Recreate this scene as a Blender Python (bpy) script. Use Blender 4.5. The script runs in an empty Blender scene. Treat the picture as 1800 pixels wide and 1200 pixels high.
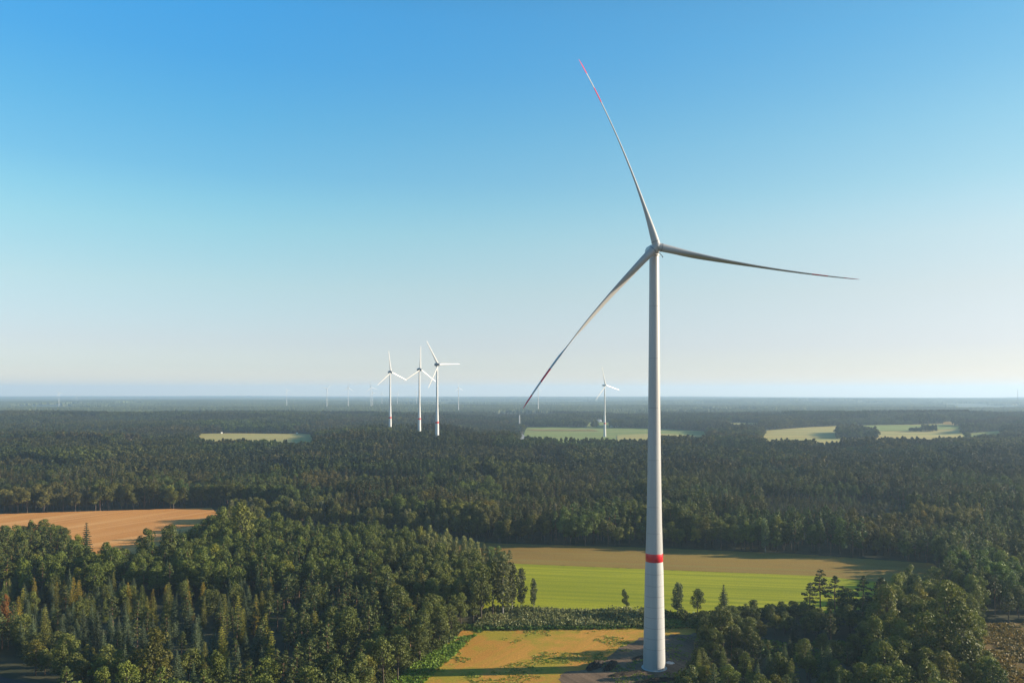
import bpy, math, random
import numpy as np
from mathutils import Vector, Matrix
R_ = math.radians
scene = bpy.context.scene

# ------------------------------------------------------------------ camera
CAMZ, F, HY = 106.0, 1400.0, 689.0          # drone height, focal in photo pixels, eye-level row
cam_d = bpy.data.cameras.new('camera'); cam = bpy.data.objects.new('camera', cam_d)
scene.collection.objects.link(cam); scene.camera = cam
cam.location = (0, 0, CAMZ); cam.rotation_euler = (R_(90), 0, 0)
cam_d.sensor_width = 36; cam_d.lens = 28; cam_d.shift_y = (HY-600)/1800
cam_d.clip_start = 1; cam_d.clip_end = 60000

# ------------------------------------------------------------------ world, sun, exposure
SUN_AZ, SUN_EL = 86.0, 16.0
w = bpy.data.worlds.new('World'); scene.world = w; w.use_nodes = True
nt = w.node_tree; bg = nt.nodes['Background']
sky = nt.nodes.new('ShaderNodeTexSky'); sky.sky_type = 'NISHITA'; sky.sun_disc = False
sky.sun_elevation = R_(SUN_EL); sky.sun_rotation = R_(SUN_AZ)
sky.altitude = 100; sky.air_density = 1.0; sky.dust_density = 0.6; sky.ozone_density = 2.0
# the clear sky grades from deep blue overhead to pale at the horizon, paler towards the sun
SKY_W = [(0, (.185, .158, .150)), (.008, (.165, .148, .150)), (.03, (.131, .132, .146)), (.06, (.124, .124, .139)), (.127, (.121, .138, .135)), (.192, (.099, .147, .144)), (.223, (.083, .144, .150)),
         (.254, (.066, .135, .155)), (.314, (.048, .129, .164)), (.37, (.035, .122, .176)), (.422, (.030, .122, .186)), (.62, (.018, .07, .115)), (1, (.010, .040, .075))]
SKY_E = [(0, (.165, .132, .118)), (.008, (.150, .128, .124)), (.03, (.126, .119, .130)), (.055, (.120, .114, .129)), (.116, (.132, .123, .119)), (.175, (.132, .136, .126)), (.205, (.121, .139, .131)),
         (.233, (.106, .138, .133)), (.289, (.087, .135, .139)), (.341, (.068, .127, .144)), (.391, (.055, .121, .147)), (.62, (.03, .075, .10)), (1, (.012, .042, .075))]
tcw = nt.nodes.new('ShaderNodeTexCoord'); spw = nt.nodes.new('ShaderNodeSeparateXYZ'); nt.links.new(tcw.outputs['Generated'], spw.inputs[0])
gmw = nt.nodes.new('ShaderNodeGamma'); gmw.inputs[1].default_value = .65; nt.links.new(sky.outputs[0], gmw.inputs[0])
rr_ = []
for tab in (SKY_W, SKY_E):
    r_ = nt.nodes.new('ShaderNodeValToRGB'); nt.links.new(spw.outputs['Z'], r_.inputs[0]); rr_.append(r_)
    for _ in range(len(tab)-2): r_.color_ramp.elements.new(.5)
    for i_, (p_, c_) in enumerate(tab): e_ = r_.color_ramp.elements[i_]; e_.position = p_; e_.color = (c_[0]/.15, c_[1]/.15, c_[2]/.15, 1)
mrw = nt.nodes.new('ShaderNodeMapRange'); mrw.inputs['From Min'].default_value = -.32; mrw.inputs['From Max'].default_value = .5
nt.links.new(spw.outputs['X'], mrw.inputs['Value'])
mw1 = nt.nodes.new('ShaderNodeMix'); mw1.data_type = 'RGBA'; nt.links.new(mrw.outputs[0], mw1.inputs['Factor'])
nt.links.new(rr_[0].outputs[0], mw1.inputs['A']); nt.links.new(rr_[1].outputs[0], mw1.inputs['B'])
mxw = nt.nodes.new('ShaderNodeMix'); mxw.data_type = 'RGBA'; mxw.blend_type = 'MULTIPLY'; mxw.inputs['Factor'].default_value = 1
nt.links.new(gmw.outputs[0], mxw.inputs['A']); nt.links.new(mw1.outputs['Result'], mxw.inputs['B'])
nt.links.new(mxw.outputs['Result'], bg.inputs[0]); bg.inputs[1].default_value = 0.15
sd = bpy.data.lights.new('sun', 'SUN'); sun = bpy.data.objects.new('sun', sd); scene.collection.objects.link(sun)
sd.energy = 5.0; sd.angle = R_(0.5); sd.color = (1.0, 0.86, 0.66)
SV = Vector((math.sin(R_(SUN_AZ))*math.cos(R_(SUN_EL)), math.cos(R_(SUN_AZ))*math.cos(R_(SUN_EL)), math.sin(R_(SUN_EL))))
sun.rotation_euler = SV.to_track_quat('Z', 'Y').to_euler()
scene.view_settings.view_transform = 'Standard'; scene.view_settings.look = 'None'
scene.view_settings.exposure = 1.15; scene.view_settings.gamma = 1
cy = scene.cycles
cy.max_bounces = 5; cy.diffuse_bounces = 3; cy.glossy_bounces = 2; cy.transmission_bounces = 3
cy.transparent_max_bounces = 8; cy.volume_bounces = 1; cy.use_denoising = True; cy.denoising_prefilter = 'ACCURATE'; cy.denoising_input_passes = 'RGB_ALBEDO_NORMAL'
cy.sample_clamp_indirect = 4

rng = np.random.default_rng(7); random.seed(7)

# ------------------------------------------------------------------ helpers
def link(o): scene.collection.objects.link(o); return o
def props(o, label=None, cat=None, group=None, kind=None):
    if label: o['label'] = label
    if cat: o['category'] = cat
    if group: o['group'] = group
    if kind: o['kind'] = kind
    return o
def empty(name, loc, rz=0, label=None, cat=None, group=None):
    o = bpy.data.objects.new(name, None); link(o); o.location = loc; o.rotation_euler = (0, 0, rz)
    o.empty_display_size = 1
    return props(o, label, cat, group)
def mk_mesh(name, V, faces, mats, midx=None, smooth=False):
    me = bpy.data.meshes.new(name)
    V = np.asarray(V, np.float32)
    if isinstance(faces, np.ndarray):
        n = len(faces); k = faces.shape[1]
        me.vertices.add(len(V)); me.vertices.foreach_set('co', V.ravel())
        me.loops.add(n*k); me.loops.foreach_set('vertex_index', faces.astype(np.int32).ravel())
        me.polygons.add(n); me.polygons.foreach_set('loop_start', np.arange(0, n*k, k, dtype=np.int32))
        me.polygons.foreach_set('loop_total', np.full(n, k, np.int32))
        me.update(calc_edges=True)
    else:
        me.from_pydata(V.tolist(), [], [list(f) for f in faces]); me.update()
    for m in mats: me.materials.append(m)
    if midx is not None: me.polygons.foreach_set('material_index', np.asarray(midx, np.int32))
    if smooth: me.polygons.foreach_set('use_smooth', np.ones(len(me.polygons), bool))
    return me
def obj(name, me, parent=None, loc=(0, 0, 0)):
    o = bpy.data.objects.new(name, me); link(o); o.location = loc
    if parent: o.parent = parent
    return o

class MB:
    """collects quads (numpy) with a material index"""
    def __init__(s): s.V = []; s.Q = []; s.M = []; s.n = 0
    def add(s, V, Q, m=0):
        V = np.asarray(V, float); Q = np.asarray(Q, int)
        s.V.append(V); s.Q.append(Q+s.n); s.M.append(np.full(len(Q), m)); s.n += len(V)
    def arrays(s): return np.concatenate(s.V), np.concatenate(s.Q), np.concatenate(s.M)
    def mesh(s, name, mats, smooth=False):
        V, Q, M = s.arrays(); return mk_mesh(name, V, Q, mats, M, smooth)

def tube(mb, pts, rad, n=6, m=0, cap=True):
    pts = np.asarray(pts, float); k = len(pts); V = []
    for i in range(k):
        d = pts[min(i+1, k-1)]-pts[max(i-1, 0)]; d = d/np.linalg.norm(d)
        a = np.cross(d, [0, 0, 1.0]) if abs(d[2]) < .9 else np.cross(d, [1.0, 0, 0]); a /= np.linalg.norm(a); b = np.cross(d, a)
        t = np.arange(n)*2*math.pi/n
        V.append(pts[i]+rad[i]*(np.cos(t)[:, None]*a+np.sin(t)[:, None]*b))
    V = np.concatenate(V); Q = []
    for i in range(k-1):
        for j in range(n): Q.append((i*n+j, i*n+(j+1) % n, (i+1)*n+(j+1) % n, (i+1)*n+j))
    mb.add(V, Q, m)
def box(mb, c, s, m=0, rot=None):
    x, y, z = [v/2 for v in s]
    V = np.array([(-x,-y,-z),(x,-y,-z),(x,y,-z),(-x,y,-z),(-x,-y,z),(x,-y,z),(x,y,z),(-x,y,z)], float)
    if rot is not None: V = V @ np.array(Matrix.Rotation(rot, 3, 'Z')).T
    mb.add(V+np.array(c), [(0,3,2,1),(4,5,6,7),(0,1,5,4),(1,2,6,5),(2,3,7,6),(3,0,4,7)], m)
def leaves(mb, C, N, size, rnd=.7, m=0, asp=1.0):
    """irregular leaf-clump quads at C facing roughly N"""
    n = len(C); size = np.broadcast_to(np.asarray(size, float), (n,))
    N = N+rng.normal(0, rnd, (n, 3)); N /= np.linalg.norm(N, axis=1)[:, None]+1e-9
    a = np.cross(N, rng.normal(0, 1, (n, 3))); a /= np.linalg.norm(a, axis=1)[:, None]+1e-9
    b = np.cross(N, a)
    V = []
    for sx, sy in ((-1, -.6), (.5, -1), (1, .6), (-.5, 1)):
        jx = sx*rng.uniform(.6, 1.15, n); jy = sy*rng.uniform(.6, 1.15, n)*asp
        V.append(C+(a*jx[:, None]+b*jy[:, None])*(size*.5)[:, None]+N*(rng.normal(0, .12, n)*size)[:, None])
    V = np.stack(V, 1).reshape(-1, 3)
    mb.add(V, np.arange(4*n).reshape(n, 4), m)

def vnoise(x, y, s, seed=0):
    x = np.asarray(x, float)/s; y = np.asarray(y, float)/s
    xi = np.floor(x).astype(np.int64); yi = np.floor(y).astype(np.int64); fx = x-xi; fy = y-yi
    fx = fx*fx*(3-2*fx); fy = fy*fy*(3-2*fy)
    def h(a, b):
        v = (a*374761393+b*668265263+seed*1442695041) & 0xffffffff
        v = ((v ^ (v >> 13))*1274126177) & 0xffffffff
        return ((v ^ (v >> 16)) & 0xffff)/65535.0
    return (h(xi, yi)*(1-fx)+h(xi+1, yi)*fx)*(1-fy)+(h(xi, yi+1)*(1-fx)+h(xi+1, yi+1)*fx)*fy

# ------------------------------------------------------------------ terrain
UPX = np.array([-100, 0, 350, 550, 680, 770, 850, 1000, 1150, 1500, 1800, 1900.])
TD = np.array([0, 780, 1000, 1300, 1600, 1900, 2200, 2700, 3100, 3700, 6000, 9000, 13000, 16000, 19500.])
TH = np.array([
 [0]*12, [0]*12,
 [5, 5, 3, 5, 8, 8, 7, 4, 3, 1, 1, 3],
 [15, 15, 7, 14, 22, 24, 18, 13, 10, 6, 6, 13],
 [6, 6, 2, 8, 20, 20, 8, 3, 2, 2, 3, 4],
 [2, 2, 4, 4, 6, 4, 0, 0, 2, 4, 4, 4],
 [9, 9, 8, 8, 8, 4, 0, 1, 2, 5, 6, 6],
 [18, 18, 17, 16, 14, 11, 3, 8, 10, 20, 21, 21],
 [10, 10, 10, 9, 8, 4, 0, 4, 4, 10, 12, 12],
 [0]*12, [0]*12, [0, 0, 0, 0, 0, 0, 0, 2, 4, 6, 8, 8], [2, 2, 0, 0, 0, 0, 0, 4, 10, 6, 4, 4],
 [0]*12, [10, 10, 8, 4, 2, 0, -4, -4, 0, -6, -6, -6]], float)
def terr(X, Y):
    X = np.asarray(X, float); Y = np.asarray(Y, float); Yc = np.clip(Y, 60, 19499)
    u = np.clip(X/Yc*F+900, -99, 1899)
    i = np.clip(np.searchsorted(UPX, u)-1, 0, len(UPX)-2); j = np.clip(np.searchsorted(TD, Yc)-1, 0, len(TD)-2)
    fx = (u-UPX[i])/(UPX[i+1]-UPX[i]); fy = (Yc-TD[j])/(TD[j+1]-TD[j])
    fx = fx*fx*(3-2*fx); fy = fy*fy*(3-2*fy)
    z = (TH[j, i]*(1-fx)+TH[j, i+1]*fx)*(1-fy)+(TH[j+1, i]*(1-fx)+TH[j+1, i+1]*fx)*fy
    k = np.clip((Yc-850)/600, 0, 1)
    return z+k*(vnoise(X/1.5, Y, 330, 3)-.5)*7+np.clip((Yc-4000)/4000, 0, 1)*(vnoise(X/2.5, Y, 1300, 5)-.5)*44-np.maximum(Yc-800, 0)**2/1.46e7
def proj(X, Y, Z): return 900+F*X/Y, HY+F*(CAMZ-Z)/Y
def G(px, py, h=0):
    """plan point whose height-h top shows at that place; near ground is flat"""
    Y = (CAMZ-h)*F/(py-HY); return ((px-900)/F*Y, Y)
def hit(px, py):
    Y = 250*np.exp(np.linspace(0, math.log(19000/250), 4000)); X = (px-900)/F*Y
    zr = CAMZ-(py-HY)*Y/F; k = np.argmax(zr <= terr(X, Y)); return X[k], Y[k]
def inpoly(px, py, poly):
    px = np.asarray(px, float); py = np.asarray(py, float); c = np.zeros(px.shape, bool); n = len(poly)
    for i in range(n):
        x1, y1 = poly[i]; x2, y2 = poly[(i+1) % n]
        if y1 == y2: continue
        m = ((y1 > py) != (y2 > py)) & (px < (x2-x1)*(py-y1)/(y2-y1)+x1); c ^= m
    return c

# ------------------------------------------------------------------ materials
def mat(name, rough=.8, spec=.2):
    m = bpy.data.materials.new(name); m.use_nodes = True; b = m.node_tree.nodes['Principled BSDF']
    b.inputs['Roughness'].default_value = rough; b.inputs['Specular IOR Level'].default_value = spec
    return m, m.node_tree, b
def node(nt, t, **kw):
    n = nt.nodes.new(t)
    for k, v in kw.items(): setattr(n, k, v)
    return n
def noise_tex(nt, scale, detail=4, vec=None, rough=.55):
    n = node(nt, 'ShaderNodeTexNoise'); n.inputs['Scale'].default_value = scale; n.inputs['Detail'].default_value = detail
    n.inputs['Roughness'].default_value = rough
    if vec: nt.links.new(vec, n.inputs['Vector'])
    return n.outputs['Fac']
def ramp(nt, fac, stops):
    r = node(nt, 'ShaderNodeValToRGB'); nt.links.new(fac, r.inputs[0]); e = r.color_ramp.elements
    while len(e) < len(stops): e.new(.5)
    for i, (p, c) in enumerate(stops): e[i].position = p; e[i].color = (*c, 1)
    return r.outputs[0]
def mixc(nt, a, b, fac, mode='MIX'):
    n = node(nt, 'ShaderNodeMix', data_type='RGBA', blend_type=mode)
    for s, v in ((n.inputs['Factor'], fac), (n.inputs['A'], a), (n.inputs['B'], b)):
        if isinstance(v, (int, float)): s.default_value = v
        elif isinstance(v, tuple): s.default_value = (*v, 1)
        else: nt.links.new(v, s)
    return n.outputs['Result']
def objvec(nt, scale=(1, 1, 1), rot=(0, 0, 0)):
    tc = node(nt, 'ShaderNodeTexCoord'); mp = node(nt, 'ShaderNodeMapping')
    mp.inputs['Rotation'].default_value = rot; nt.links.new(tc.outputs['Object'], mp.inputs['Vector'])
    m2 = node(nt, 'ShaderNodeMapping'); m2.inputs['Scale'].default_value = scale
    nt.links.new(mp.outputs[0], m2.inputs['Vector']); return m2.outputs[0]
def bump(nt, b, h, strength, dist=.3):
    n = node(nt, 'ShaderNodeBump'); n.inputs['Strength'].default_value = strength; n.inputs['Distance'].default_value = dist
    nt.links.new(h, n.inputs['Height']); nt.links.new(n.outputs[0], b.inputs['Normal'])

def foliage(name, dark, light, trans=.25, cl=.22):
    m, nt, b = mat(name, .62, .25)
    at = node(nt, 'ShaderNodeAttribute', attribute_type='INSTANCER', attribute_name='tint')
    oi = node(nt, 'ShaderNodeObjectInfo')
    f = noise_tex(nt, cl, 3, objvec(nt))
    c = ramp(nt, f, [(.32, dark), (.68, light)])
    c = mixc(nt, c, at.outputs['Color'], 1.0, 'MULTIPLY')
    mr = node(nt, 'ShaderNodeMapRange'); mr.inputs['To Min'].default_value = .72; mr.inputs['To Max'].default_value = 1.3
    nt.links.new(oi.outputs['Random'], mr.inputs['Value'])
    v = node(nt, 'ShaderNodeHueSaturation'); nt.links.new(c, v.inputs['Color']); nt.links.new(mr.outputs[0], v.inputs['Value'])
    c = v.outputs[0]
    nt.links.new(c, b.inputs['Base Color'])
    t = node(nt, 'ShaderNodeBsdfTranslucent'); nt.links.new(c, t.inputs[0])
    mx = node(nt, 'ShaderNodeMixShader'); mx.inputs[0].default_value = trans
    out = nt.nodes['Material Output']
    nt.links.new(b.outputs[0], mx.inputs[1]); nt.links.new(t.outputs[0], mx.inputs[2]); nt.links.new(mx.outputs[0], out.inputs[0])
    return m
def bark(name, a, bb, sc=2):
    m, nt, b = mat(name, .9, .1); nt.links.new(ramp(nt, noise_tex(nt, sc, 4, objvec(nt, (1, 1, .4))), [(.35, a), (.65, bb)]), b.inputs['Base Color']); return m
M = {}
M['pine'] = foliage('pine needles', (.040, .054, .016), (.118, .132, .032))
M['spruce'] = foliage('spruce needles', (.036, .056, .026), (.095, .12, .052))
M['larch'] = foliage('larch needles', (.08, .09, .018), (.22, .21, .035))
M['broadleaf'] = foliage('broadleaf foliage', (.046, .062, .013), (.155, .165, .030))
M['birch'] = foliage('birch foliage', (.09, .105, .04), (.17, .175, .07), .3)
M['pine_bark'] = bark('pine bark', (.11, .07, .05), (.26, .15, .09))
M['dark_bark'] = bark('dark bark', (.05, .04, .03), (.12, .095, .07))
M['birch_bark'] = bark('birch bark', (.10, .09, .08), (.55, .52, .46), 1.3)

# ------------------------------------------------------------------ tree prototypes
def lobe_crown(mb, lobes, size, dens, m=0, rnd=.7, up=.25, core=.62):
    L = np.array(lobes)                                   # x y z r rz
    for i, (x, y, z, r, rz) in enumerate(L):
        n = max(6, int(4*math.pi*r*rz*dens/(size*size)))
        d = rng.normal(0, 1, (n, 3)); d /= np.linalg.norm(d, axis=1)[:, None]
        rad = rng.uniform(.78, 1.12, n)
        C = np.array([x, y, z])+d*np.array([r, r, rz])*rad[:, None]
        keep = np.ones(n, bool)
        for j, (x2, y2, z2, r2, rz2) in enumerate(L):
            if j != i:
                q = ((C-[x2, y2, z2])/[r2, r2, rz2]); keep &= (q*q).sum(1) > .72
        N = d*1.0; N[:, 2] += up
        if keep.any(): leaves(mb, C[keep], N[keep], size*rng.uniform(.6, 1.35, keep.sum()), rnd, m)
    if core:                                              # sparse inner leaves so the crown is not hollow
        for x, y, z, r, rz in L:
            n = max(4, int(10*dens*r)); C = np.array([x, y, z])+rng.normal(0, .36, (n, 3))*np.array([r, r, rz])
            leaves(mb, C, rng.normal(0, 1, (n, 3)), size*1.7, .5, m)
def trunk_limbs(mb, H, r0, bend=.3, limbs=(), m=1):
    ph = rng.uniform(0, 6.28); k = 6
    t = np.linspace(0, 1, k); px_ = np.sin(t*3+ph)*bend*t; py_ = np.cos(t*2.3+ph)*bend*t
    pts = np.stack([px_, py_, t*H], 1); rad = r0*(1-.8*t)+.03
    tube(mb, pts, rad, 7, m)
    for (h, ex, ey, ez) in limbs:
        a = np.array([np.interp(h, t*H, px_), np.interp(h, t*H, py_), h]); e = np.array([ex, ey, ez])
        mid = (a+e)/2+np.array([0, 0, -.1*np.linalg.norm(e-a)]); r = r0*.35
        tube(mb, [a, mid, e], [r, r*.7, .03], 5, m)
def make_broadleaf(s, H=18, wid=4.6, base=.22, nl=22, dens=1.0, lean=0):
    c, t = MB(), MB(); lobes = []; limbs = []
    for i in range(nl):
        v = rng.uniform(0, 1)**.8; z = H*(base+(1-base)*(.1+.82*v))
        prof = math.sin(math.pi*min(1, .16+.80*v))**.7
        rr = wid*prof*math.sqrt(rng.uniform(.25, 1)); a = rng.uniform(0, 6.28)+i*2.4
        r = rng.uniform(.24, .44)*wid*(.65+.35*prof); x = rr*.8*math.cos(a)+lean*v; y = rr*.8*math.sin(a)
        lobes.append((x, y, z, r, r*rng.uniform(.7, 1.0)))
        if i % 3 == 0: limbs.append((H*base*.8+.3*(z-H*base), x*.8, y*.8, z))
    lobes.append((lean, 0, H*.9, wid*.3, wid*.3)); lobes.append((lean*.5, 0, H*.6, wid*.55, wid*.6))
    lobe_crown(c, lobes, s, dens); trunk_limbs(t, H*.8, .28*H/18, .3, limbs, 0)
    return c, t
def make_pine(s, H=19, wid=3.0, base=.45, nl=17, dens=.95):
    c, t = MB(), MB(); lobes = []; limbs = []
    for i in range(nl):
        v = (i+rng.uniform(0, 1))/nl; z = H*(base+(1-base)*(.04+.9*v))
        prof = (1-v)**.55*(.55+.45*min(1, v*4)); a = i*2.4+rng.uniform(-.5, .5)
        rr = wid*prof*rng.uniform(.45, .95); r = rng.uniform(.26, .44)*wid*(.5+.5*prof)
        x, y = rr*math.cos(a), rr*math.sin(a); lobes.append((x, y, z, r, r*rng.uniform(.4, .62)))
        if i % 2 == 0: limbs.append((z-.6, x*.9, y*.9, z-.1))
    lobes.append((0, 0, H*.95, .7, .8))
    lobe_crown(c, lobes, s, dens, rnd=.55, up=.5); trunk_limbs(t, H*.95, .2, .35, limbs, 0)
    return c, t
def make_cone(s, H=18, wid=2.8, levels=17, per=8, droop=.28, base=.1, dens=1.0, power=.85, curl=.12):
    c, t = MB(), MB(); trunk_limbs(t, H*.99, .19, .05, (), 0)
    C, N, S = [], [], []
    for i in range(levels):
        v = i/(levels-1); z = H*(base+(1-base)*v*.985); r = wid*max(.04, (1-v))**power*rng.uniform(.82, 1.12)+.12
        for k in range(per):
            a = k*6.283/per+i*1.7+rng.uniform(-.25, .25); rl = r*rng.uniform(.72, 1.12)
            n = max(3, int(rl/s*3.2*dens)); tt = (np.arange(n)+rng.uniform(0, 1, n))/n
            side = rng.uniform(-1, 1, n)*rl*.32*(1-.6*tt); ca, sa = math.cos(a), math.sin(a)
            x = ca*tt*rl-sa*side; y = sa*tt*rl+ca*side
            zz = z-droop*rl*tt+curl*rl*tt**3-abs(side)*.25+rng.normal(0, .05, n)
            C.append(np.stack([x, y, zz], 1)); N.append(np.stack([ca*.8+0*x, sa*.8+0*x, .75*np.ones(n)], 1)); S.append(s*(1.25-.35*tt)*(.7+.3*(1-v)))
    leaves(c, np.concatenate(C), np.concatenate(N), np.concatenate(S), .65, 0, .85)
    n = int(26*dens); z = rng.uniform(base+.05, .93, n)*H; a = rng.uniform(0, 6.28, n); rr = wid*(1-z/H)*.35
    leaves(c, np.stack([np.cos(a)*rr, np.sin(a)*rr, z], 1), np.stack([np.cos(a), np.sin(a), 0*a], 1), s*2.2*(1.15-z/H), .3)
    leaves(c, np.array([[0, 0, H-.3], [0, 0, H-.8], [0, 0, H+.1]]), rng.normal(0, 1, (3, 3)), s*.7, .2)
    return c, t
def make_birch(s, H=16, wid=2.5, nl=16, dens=.85):
    c, t = MB(), MB(); lobes = []; limbs = []
    for i in range(nl):
        v = (i+.5)/nl; z = H*(.22+.74*v); prof = math.sin(math.pi*(.18+.76*v))**.8; a = i*2.4+rng.uniform(-.5, .5)
        rr = wid*prof*rng.uniform(.2, .7); r = rng.uniform(.3, .46)*wid*(.5+.5*prof)
        x, y = rr*math.cos(a), rr*math.sin(a); lobes.append((x, y, z, r, r*rng.uniform(1.1, 1.7)))
        if i % 2 == 0: limbs.append((z-1.2, x*.8, y*.8, z))
    lobe_crown(c, lobes, s, dens, rnd=.8, core=.4); trunk_limbs(t, H*.93, .15, .3, limbs, 0)
    return c, t
BUILD = {
 'pine':      (lambda s, d: make_pine(s, 19, rng.uniform(2.9, 3.7), rng.uniform(.3, .48), 22, d), 'pine_bark'),
 'spruce':    (lambda s, d: make_cone(s, 18, rng.uniform(3.2, 4.0), 23, 11, .34, .04, d*1.15, .72), 'dark_bark'),
 'larch':     (lambda s, d: make_cone(s*.9, 17, rng.uniform(2.4, 3.0), 21, 10, -.12, .06, d*1.15, .55, .1), 'dark_bark'),
 'broadleaf': (lambda s, d: make_broadleaf(s, 18, rng.uniform(4.0, 4.9), rng.uniform(.16, .26), 22, d), 'dark_bark'),
 'birch':     (lambda s, d: make_birch(s, 16, rng.uniform(2.3, 2.9), 24, d), 'birch_bark')}
PH = {'pine': 19, 'spruce': 18, 'larch': 17, 'broadleaf': 18, 'birch': 16}
KINDS = list(BUILD); NV = 6
PROTO = {}          # (kind, lod) -> list of (crown mesh, trunk mesh)
COLL = {}
for k in KINDS:
    for lod, (s, d) in enumerate(((.46, 1.0), (.95, .95))):
        col = bpy.data.collections.new(k+(' trees' if lod == 0 else ' trees afar')); COLL[k, lod] = col; PROTO[k, lod] = []
        for v in range(NV if lod == 0 else 4):
            c, t = BUILD[k][0](s, d); cm = c.mesh('crown', [M[k]]); tm = t.mesh('trunk', [M[BUILD[k][1]]], True)
            PROTO[k, lod].append((cm, tm))
            Vc, Qc, Mc = c.arrays(); Vt, Qt, Mt = t.arrays()
            me = mk_mesh(k+'_tree', np.concatenate([Vc, Vt]), np.concatenate([Qc, Qt+len(Vc)]), [M[k], M[BUILD[k][1]]], np.concatenate([Mc, Mt+1]))
            o = bpy.data.objects.new('%s_wood_%d_%02d' % (k, lod, v), me); col.objects.link(o)

# ------------------------------------------------------------------ scattering
def gn_scatter(name, P, idx, rot, scl, tint, col, label, extra=None):
    me = bpy.data.meshes.new(name); me.vertices.add(len(P)); me.vertices.foreach_set('co', np.asarray(P, np.float32).ravel())
    for nm, ty, arr in (('idx', 'INT', idx), ('rot', 'FLOAT_VECTOR', rot), ('scl', 'FLOAT_VECTOR', scl), ('tint', 'FLOAT_COLOR', tint)):
        a = me.attributes.new(nm, ty, 'POINT')
        a.data.foreach_set({'INT': 'value', 'FLOAT_VECTOR': 'vector', 'FLOAT_COLOR': 'color'}[ty],
                           np.asarray(arr, np.int32 if ty == 'INT' else np.float32).ravel())
    o = obj(name, me); props(o, label, 'forest', kind='stuff')
    g = bpy.data.node_groups.new(name, 'GeometryNodeTree')
    g.interface.new_socket('Geometry', in_out='INPUT', socket_type='NodeSocketGeometry')
    g.interface.new_socket('Geometry', in_out='OUTPUT', socket_type='NodeSocketGeometry')
    N = g.nodes; gi, go = N.new('NodeGroupInput'), N.new('NodeGroupOutput')
    ip = N.new('GeometryNodeInstanceOnPoints'); ci = N.new('GeometryNodeCollectionInfo')
    ci.inputs['Collection'].default_value = col; ci.inputs['Separate Children'].default_value = True; ci.inputs['Reset Children'].default_value = True
    def attr(nm, ty):
        a = N.new('GeometryNodeInputNamedAttribute'); a.data_type = ty; a.inputs['Name'].default_value = nm
        return a.outputs['Attribute']
    er = N.new('FunctionNodeEulerToRotation'); L = g.links.new
    L(gi.outputs[0], ip.inputs['Points']); L(ci.outputs[0], ip.inputs['Instance'])
    ip.inputs['Pick Instance'].default_value = True
    L(attr('idx', 'INT'), ip.inputs['Instance Index']); L(attr('rot', 'FLOAT_VECTOR'), er.inputs[0]); L(er.outputs[0], ip.inputs['Rotation'])
    L(attr('scl', 'FLOAT_VECTOR'), ip.inputs['Scale']); L(ip.outputs[0], go.inputs[0])
    md = o.modifiers.new('scatter', 'NODES'); md.node_group = g
    return o

# ---- outlines on the ground, given where they show in the photo and laid on the terrain
CLEAR = [(590,1330),(680,1215),(715,1180),(775,1140),(822,1103),(1140,1098),(1222,1100),(1245,1135),(1232,1185),(1200,1230),(1190,1330)]
MAIZE = [(832,1106),(1150,1103),(1150,1074),(862,1070)]
GREEN = [(845,1074),(868,1030),(900,990),(1140,1000),(1440,1012),(1540,1022),(1560,1068),(1300,1088),(1140,1082),(845,1080)]
BROWN = [(800,960),(850,954),(1135,962),(1400,973),(1640,990),(1676,1015),(1655,1046),(1555,1062),(1540,1022),(1440,1012),(1140,1000),(900,990),(830,985)]
BACKGAP = [(480,922),(850,952),(850,985),(700,966),(470,948)]
ORANGE = [(-90,906),(130,899),(372,892),(400,925),(345,965),(262,1012),(160,1012),(110,966),(-90,960)]
ENDGAP = [(372,892),(500,893),(500,906),(390,915)]
HEATH = [(1712,1098),(1990,1086),(2010,1330),(1770,1330),(1728,1190)]
GAP2 = [(1322,1150),(1330,1128),(1500,1130),(1530,1160),(1420,1172)]
ROAD = [(-240,1150),(-240,1168),(0,1207),(60,1230),(300,1330),(300,1300),(80,1205),(0,1182)]
FARF = [[(350,762.5),(420,761.5),(548,763),(556,792),(345,792)],
        [(925,751),(1000,750.5),(1062,751.5),(1140,753),(1240,758),(1250,788),(905,786)],
        [(1037,742.5),(1066,742),(1110,743),(1125,749),(1060,752),(1030,751)],
        [(1283,743),(1338,743.5),(1336,757),(1290,760),(1275,752)],
        [(1342,757),(1420,751),(1492,748),(1600,746.5),(1655,745),(1700,752),(1690,762),(1712,788),(1338,792)],
        [(1655,741.5),(1700,740),(1752,740),(1746,746),(1700,748),(1660,747)],
        [(1690,763),(1760,757),(1762,772),(1712,786)]]
CLUMPS = [[(1474,760),(1538,759),(1542,772),(1470,772)],[(1075,747),(1115,746.5),(1118,751.5),(1072,752)],[(1600,757.5),(1640,757),(1650,759),(1600,759.5)],
          [(1040,749),(1050,749),(1050,752),(1040,752)]]
HIGHWAY = [(896,757),(908,757),(944,775),(925,778)]
VERGE = [(1140,1072),(1242,1078),(1246,1108),(1140,1106)]
OPEN = [CLEAR, VERGE, [(-90,1172),(20,1190),(66,1206),(100,1340),(-90,1340)], MAIZE, GREEN, BROWN, BACKGAP, ORANGE, ENDGAP, HEATH, GAP2, ROAD, HIGHWAY]+FARF

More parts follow.
